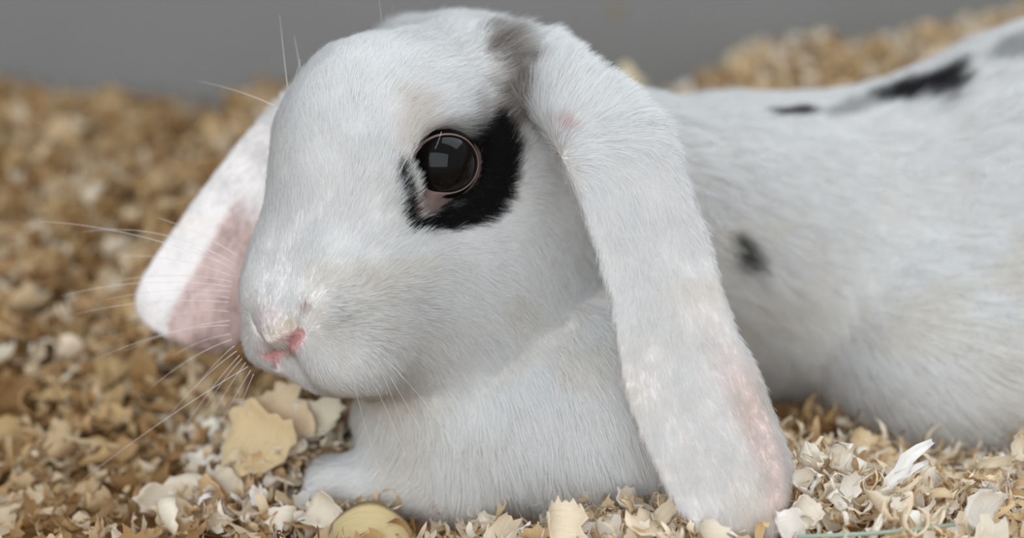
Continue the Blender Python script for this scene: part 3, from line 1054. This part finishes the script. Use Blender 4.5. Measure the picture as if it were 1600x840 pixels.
def rand_rot(r, n, nrm_tilt):
    yaw = r.random(n) * 2 * np.pi
    ax = r.normal(size=(n, 3)) * [1, 1, .3]
    ax = unit(ax)
    an = r.normal(size=n) * nrm_tilt
    cy, sy = np.cos(yaw), np.sin(yaw)
    Z = np.zeros((n, 3, 3))
    Z[:, 0, 0], Z[:, 0, 1], Z[:, 1, 0], Z[:, 1, 1], Z[:, 2, 2] = cy, -sy, sy, cy, 1
    K = np.zeros((n, 3, 3))
    K[:, 0, 1], K[:, 0, 2], K[:, 1, 0], K[:, 1, 2], K[:, 2, 0], K[:, 2, 1] = -ax[:, 2], ax[:, 1], ax[:, 2], -ax[:, 0], -ax[:, 1], ax[:, 0]
    Rr = np.eye(3)[None] + np.sin(an)[:, None, None] * K + (1 - np.cos(an))[:, None, None] * (K @ K)
    return Rr @ Z


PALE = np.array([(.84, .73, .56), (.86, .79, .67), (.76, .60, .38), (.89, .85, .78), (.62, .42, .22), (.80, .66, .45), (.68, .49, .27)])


def scatter(n, x0, x1, y0, y1, seed, lift, size, kinds, tilt=.7, pale=False):
    r = np.random.default_rng(seed)
    x, y = x0 + (x1 - x0) * r.random(n), y0 + (y1 - y0) * r.random(n)
    z = ground(x, y) + lift * r.random(n) - .1
    p = np.stack([x, y, z], 1)
    sz = size[0] + (size[1] - size[0]) * r.random(n) ** 1.8
    k = r.choice(4, n, p=kinds)
    keep = sdf_at(p) > np.where(k == 3, .1, .25 * sz)
    # keep what could be seen
    px, py, d = proj(p)
    keep &= (d > 8) & (px > -420) & (px < 2000) & (py < 1500)
    return p[keep], sz[keep], k[keep], rand_rot(r, n, tilt)[keep], np.where((((x > -3) & (y < 4)) | pale | ((x > 7) & (y > 18) & (r.random(n) < .6)))[:, None], PALE[r.choice(7, n, p=[.24, .2, .14, .14, .08, .12, .08])], PAL[r.choice(7, n, p=[.22, .15, .18, .07, .12, .14, .12])])[keep] * (1 + .08 * r.normal(size=(n, 1)))[keep]  # paler wood; on the right bank its brighter light is put into the colour


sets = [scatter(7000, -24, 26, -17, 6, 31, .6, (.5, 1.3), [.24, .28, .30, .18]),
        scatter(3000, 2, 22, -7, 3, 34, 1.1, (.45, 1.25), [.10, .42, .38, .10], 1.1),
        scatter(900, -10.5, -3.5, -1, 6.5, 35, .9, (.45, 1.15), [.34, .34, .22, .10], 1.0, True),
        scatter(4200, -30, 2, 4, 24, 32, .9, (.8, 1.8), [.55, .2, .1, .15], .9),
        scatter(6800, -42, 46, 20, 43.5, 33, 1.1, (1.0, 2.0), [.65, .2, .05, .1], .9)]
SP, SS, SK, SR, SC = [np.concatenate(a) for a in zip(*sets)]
tr = np.random.default_rng(5)
TEMPL = {k: [shaving(k, tr) for _ in range(10)] for k in KINDS}
SOLID = {k: [shaving(k, tr, thick=.03) for _ in range(8)] for k in KINDS}


def wood_mesh(name, v, f, g, cols):
    me = mesh_np(name, v, f, [M_WOOD], True, cols)
    a = me.attributes.new('grain', 'FLOAT_VECTOR', 'POINT')
    a.data.foreach_set('vector', np.asarray(g, np.float32).ravel())
    return me


# the 280 that show largest are things of their own
px, py, dd = proj(SP)
vis = (px > 10) & (px < 1590) & (py > 20) & (py < 832) & (SK < 3)
cand = np.nonzero(vis)[0]
dirs = unit(SP[cand] - _C)
free = np.array([BVH.ray_cast(Vector(_C), Vector(d_))[0] is None or (BVH.ray_cast(Vector(_C), Vector(d_))[3] > np.linalg.norm(SP[c] - _C)) for d_, c in zip(dirs.tolist(), cand)])
cand = cand[free]
top = SP[cand][:, 2] - ground(SP[cand][:, 0], SP[cand][:, 1])
score = SS[cand] / dd[cand] * np.array([1.2, 1.0, .7, .5])[SK[cand]] * (1 + .8 * top)
single = cand[np.argsort(-score)[:275]]
solid_me = {k: [wood_mesh('wood_shaving', v, f, g, np.ones((len(v), 3))) for v, f, g in SOLID[k]] for k in KINDS}
def zone(x, y):
    if x < 560 and y < 560:
        return ('high', 'middle', 'low')[min(2, max(0, int((y - 120) / 150)))] + ' on the bank behind the far ear', 'shavings on the bank behind the far ear'
    if x < 300:
        return 'in the hollow at lower left', 'shavings in the hollow at lower left'
    if x < 560:
        return 'below the chin and left of the paw', 'shavings below the chin'
    if x < 1060:
        return 'in front of the white chest', 'shavings in front of the chest'
    if y > 400:
        return 'beside the near ear tip' if x < 1330 else 'below the flank at right', 'shavings right of the near ear tip'
    return 'on the heap behind the back', 'shavings on the heap behind the back'


ORD = ['leftmost', 'second', 'third', 'fourth', 'fifth', 'sixth', 'seventh', 'eighth', 'ninth', 'tenth', 'eleventh', 'twelfth']


def tone(c):
    v = c.mean()
    return 'white' if v > .80 else 'pale cream' if v > .62 else 'cream' if v > .50 else 'tan' if v > .36 else 'brown'


SHAPE = {'flake': 'flat flake', 'curl': 'curled shaving', 'fibre': 'thin sliver'}


def single_shaving(me, loc, rot, scale, colour, label, group=None):
    o = bpy.data.objects.new('wood_shaving', me)
    COL.objects.link(o)
    M = Matrix([list(r_) for r_ in rot]).to_4x4()
    o.matrix_world = Matrix.Translation(Vector(loc) * CM) @ M @ Matrix.Diagonal((scale[0], scale[1], scale[2], 1))
    o.color = (*np.clip(colour, 0, .95), 1)
    o['label'], o['category'] = label, 'wood shaving'
    if group:
        o['group'] = group
    return o


named = {}
for i in single:
    where, grp = zone(px[i], py[i])
    named.setdefault((tone(SC[i]) + ' ' + SHAPE[KINDS[SK[i]]], where, grp), []).append(i)
for (look, where, grp), ids in named.items():
    ids.sort(key=lambda i: px[i])
    for n_, i in enumerate(ids):
        if len(ids) == 1:
            lab = f'only {look} {where}'
        elif n_ == 0:
            lab = f'leftmost {look} {where}'
        elif n_ == len(ids) - 1:
            lab = f'rightmost {look} {where}'
        else:
            lab = f'{ORD[n_] if n_ < 12 else str(n_ + 1) + "th"} from left {look} {where}'
        single_shaving(solid_me[KINDS[SK[i]]][i % 8], SP[i], SR[i], (SS[i],) * 3, SC[i], lab, grp)
rest = np.setdiff1d(np.arange(len(SP)), single)
vs, fs, gs, cs, base = [], [], [], [], 0
for i in rest:
    v, f, g = TEMPL[KINDS[SK[i]]][i % 10]
    vs.append((v * SS[i]) @ SR[i].T + SP[i])
    fs += [tuple(a + base for a in q) for q in f]
    gs.append(g + SP[i])
    cs.append(np.tile(SC[i], (len(v), 1)))
    base += len(v)
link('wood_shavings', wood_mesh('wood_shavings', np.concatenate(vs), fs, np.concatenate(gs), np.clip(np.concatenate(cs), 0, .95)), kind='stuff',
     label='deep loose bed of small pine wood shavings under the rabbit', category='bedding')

# ---- shavings that stand out in the photograph
def axes(right, normal):
    n = unit(normal)
    x = unit(np.asarray(right, float) - (np.asarray(right) @ n) * n)
    return np.stack([x, np.cross(n, x), n], 1)


hr = np.random.default_rng(11)
TOCAM = -_F
HERO = [  # kind, centre, length cm, width scale, roll deg, tilt back, colour, label
    ('flake', (12.82, -3.61, 1.55), 1.35, 1.3, 62, .15, (.88, .85, .80), 'broad white chip with torn edges at lower right of the bedding'),
    ('flake', (-10.30, 1.20, 0.12), 2.4, .9, 8, .35, (.80, .71, .57), 'large pale frilled flake at lower left of the paw'),
    ('flake', (-8.85, 0.82, 0.27), 1.6, 1.2, 40, .3, (.76, .66, .52), 'wide pale flake leaning behind the small white shaving left of the paw'),
    ('flake', (-7.88, 1.93, 1.62), 2.2, 1.2, 70, .25, (.76, .60, .36), 'large yellowish tan flake standing below the chin'),
    ('flake', (-7.23, 2.67, 2.21), 1.9, 1.0, 30, .2, (.80, .64, .44), 'rounded tan flake on top of the heap under the chin'),
    ('flake', (-6.08, 2.64, 2.11), 1.5, 1.0, 100, .2, (.82, .76, .60), 'smooth cream flake upright between chin and chest'),
    ('curl', (-6.86, 2.08, 1.36), 1.2, 1.2, 20, .2, (.84, .78, .68), 'white curly shaving in front of the tan flakes under the chin'),
    ('flake', (-7.67, 0.02, 0.34), 1.15, .7, 70, .1, (.90, .88, .86), 'small white pointed shaving standing upright left of the paw'),
    ('flake', (-5.60, -0.88, 0.43), 1.2, .9, 30, .3, (.82, .74, .62), 'cream ragged flake just left of the yellow shaving'),
    ('curl', (8.34, -2.35, 2.68), 1.5, 1.3, -40, .2, (.86, .80, .68), 'straight cream strip pointing down beside the pink ear edge'),
    ('curl', (9.18, -2.55, 2.67), 1.5, 1.5, 80, .2, (.87, .83, .74), 'looped white curl on the heap right of the ear tip'),
    ('curl', (8.07, -3.25, 2.26), 1.3, 2.0, 60, .2, (.87, .82, .72), 'white torn curl against the ear edge'),
    ('curl', (8.76, -3.83, 1.93), 1.2, 1.0, -55, .2, (.88, .84, .76), 'narrow white curved strip below the looped curl'),
    ('flake', (7.94, -3.98, 1.74), 1.0, 1.1, -40, .25, (.84, .77, .64), 'cream folded chip right of the near ear tip'),
    ('flake', (7.36, -4.65, 1.46), 1.0, 1.2, 15, .3, (.86, .83, .78), 'white crumpled chip touching the near ear tip'),
    ('flake', (1.45, -4.26, 1.38), 1.1, 1.4, 0, .3, (.83, .72, .55), 'squarish tan chip in the bottom centre of the bedding'),
    ('flake', (13.91, -0.86, 1.96), 1.5, .32, 8, .3, (.76, .66, .48), 'long flat tan strip under the flank at right'),
    ('curl', (10.25, -3.54, 1.86), 1.1, 1.0, 15, .3, (.86, .80, .68), 'short cream splinter below the white forked strip'),
    ('flake', (4.28, -3.41, 1.53), 1.3, .5, 45, .4, (.84, .74, .56), 'slim tan splinter left of the near ear tip'),
    ('flake', (14.83, -0.40, 2.22), 1.0, .5, 80, .3, (.78, .68, .52), 'upright tan sliver at the right edge under the flank'),
]
for kd_, pos, L, wd, ang, tilt, colr, lab in HERO:
    v, f, g = shaving(kd_, hr, 10 if kd_ == 'flake' else 16, 6 if kd_ == 'flake' else 3, thick=.03)
    a = math.radians(ang)
    right = np.array([1., 0, 0]) * math.cos(a) + _U * math.sin(a)
    R_ = axes(right, TOCAM * 1.0 + np.array([0, 0, 1.]) * tilt + .15 * hr.normal(size=3))
    me = wood_mesh('wood_shaving', v, f, g, np.ones((len(v), 3)))
    single_shaving(me, pos, R_, (L / (1.0 if kd_ == 'flake' else 1.3), L * wd, L), colr, lab)

# the white forked strip
def strip(path, widths, nrm, thick=.03, nv=3):
    path = np.asarray(path)
    t = unit(np.gradient(path, axis=0))
    b = unit(np.cross(np.broadcast_to(nrm, t.shape), t))
    m = np.cross(t, b)
    v = [path[i] + b[i] * widths[i] * (j / nv - .5) + m[i] * .06 * math.cos(j / nv * 6.3) for i in range(len(path)) for j in range(nv + 1)]
    v = np.array(v) + hr.normal(size=(len(v), 3)) * .012
    f = [(i * (nv + 1) + j, (i + 1) * (nv + 1) + j, (i + 1) * (nv + 1) + j + 1, i * (nv + 1) + j + 1) for i in range(len(path) - 1) for j in range(nv)]
    n0 = len(v)
    off = np.repeat(m, nv + 1, 0) * thick
    f = f + [tuple(k + n0 for k in q[::-1]) for q in f]
    lp = [i * (nv + 1) for i in range(len(path))] + [(len(path) - 1) * (nv + 1) + j for j in range(1, nv + 1)] + [i * (nv + 1) + nv for i in range(len(path) - 2, -1, -1)] + [j for j in range(nv - 1, 0, -1)]
    f += [(lp[(k + 1) % len(lp)], lp[k], lp[k] + n0, lp[(k + 1) % len(lp)] + n0) for k in range(len(lp))]
    return np.concatenate([v, v - off]), f


def wood_obj(vf, colour, label):
    v, f = vf
    c = v.mean(0)
    me = wood_mesh('wood_shaving', v - c, f, v - c, np.ones((len(v), 3)))
    single_shaving(me, c, np.eye(3), (1, 1, 1), colour, label)


va, fa = strip(np.array([(10.11, -3.14, 1.85), (10.35, -3.06, 2.19), (10.64, -3.10, 2.48), (10.79, -3.12, 2.89), (11.12, -3.07, 3.12), (11.52, -2.93, 3.31)]), [.16, .34, .42, .36, .30, .14], TOCAM + np.array([0, 0, .3]))
vb, fb = strip(np.array([(10.52, -3.06, 2.32), (10.80, -3.15, 2.50), (11.10, -3.16, 2.69), (11.35, -3.14, 2.78)]), [.26, .24, .18, .08], TOCAM + np.array([0, 0, .4]))
wood_obj((np.concatenate([va, vb]), fa + [tuple(k + len(va) for k in q) for q in fb]), (.90, .89, .87), 'bright white forked strip standing against the flank fur')

# the rounded yellow shaving in front of the paw
uu, ww = np.meshgrid(np.linspace(0, 1, 13), np.linspace(0, 1, 7), indexing='ij')
c0 = V(-4.15, -1.49, -0.01)
dome = np.stack([c0[0] + (uu - .5) * 2.7, c0[1] - .5 + ww * 1.0 + .1 * np.sin(uu * 3), c0[2] - .35 + (1.15 * np.sin(np.pi * np.clip(uu * .94 + .03, 0, 1)) ** .8) * (.35 + .65 * ww)], -1).reshape(-1, 3)
df = [(i * 7 + j, (i + 1) * 7 + j, (i + 1) * 7 + j + 1, i * 7 + j + 1) for i in range(12) for j in range(6)]
n0 = len(dome)
lp = [i * 7 for i in range(13)] + [12 * 7 + j for j in range(1, 7)] + [i * 7 + 6 for i in range(11, -1, -1)] + [j for j in range(5, 0, -1)]
df = df + [tuple(k + n0 for k in q[::-1]) for q in df] + [(lp[(k + 1) % len(lp)], lp[k], lp[k] + n0, lp[(k + 1) % len(lp)] + n0) for k in range(len(lp))]
wood_obj((np.concatenate([dome, dome - np.array([0, .03, .03])]), df), (.76, .62, .34), 'rounded yellow wood shaving lying in front of the fore paw')

# the lone shaving that shows above the shoulder, far back on the bank
wood_obj(strip(np.array([(5.42, 30.57, 11.31), (5.67, 30.49, 10.94), (5.92, 30.41, 10.57), (6.49, 30.34, 10.26)]), [.5, .7, .6, .5], TOCAM), (.84, .72, .50), 'lone cream shaving sticking up behind the shoulder before the wall')

# a dry green grass stalk
v, f = tube(np.array([(7.41, -5.26, 1.50), (8.85, -5.15, 1.51), (10.21, -5.04, 1.57), (11.68, -4.72, 1.62)]), .06, .05, 8)
link('grass_stalk', mesh_np('grass_stalk', v, f, [M_STALK]), label='thin grey green grass stalk lying along the bottom right edge', category='grass stalk')
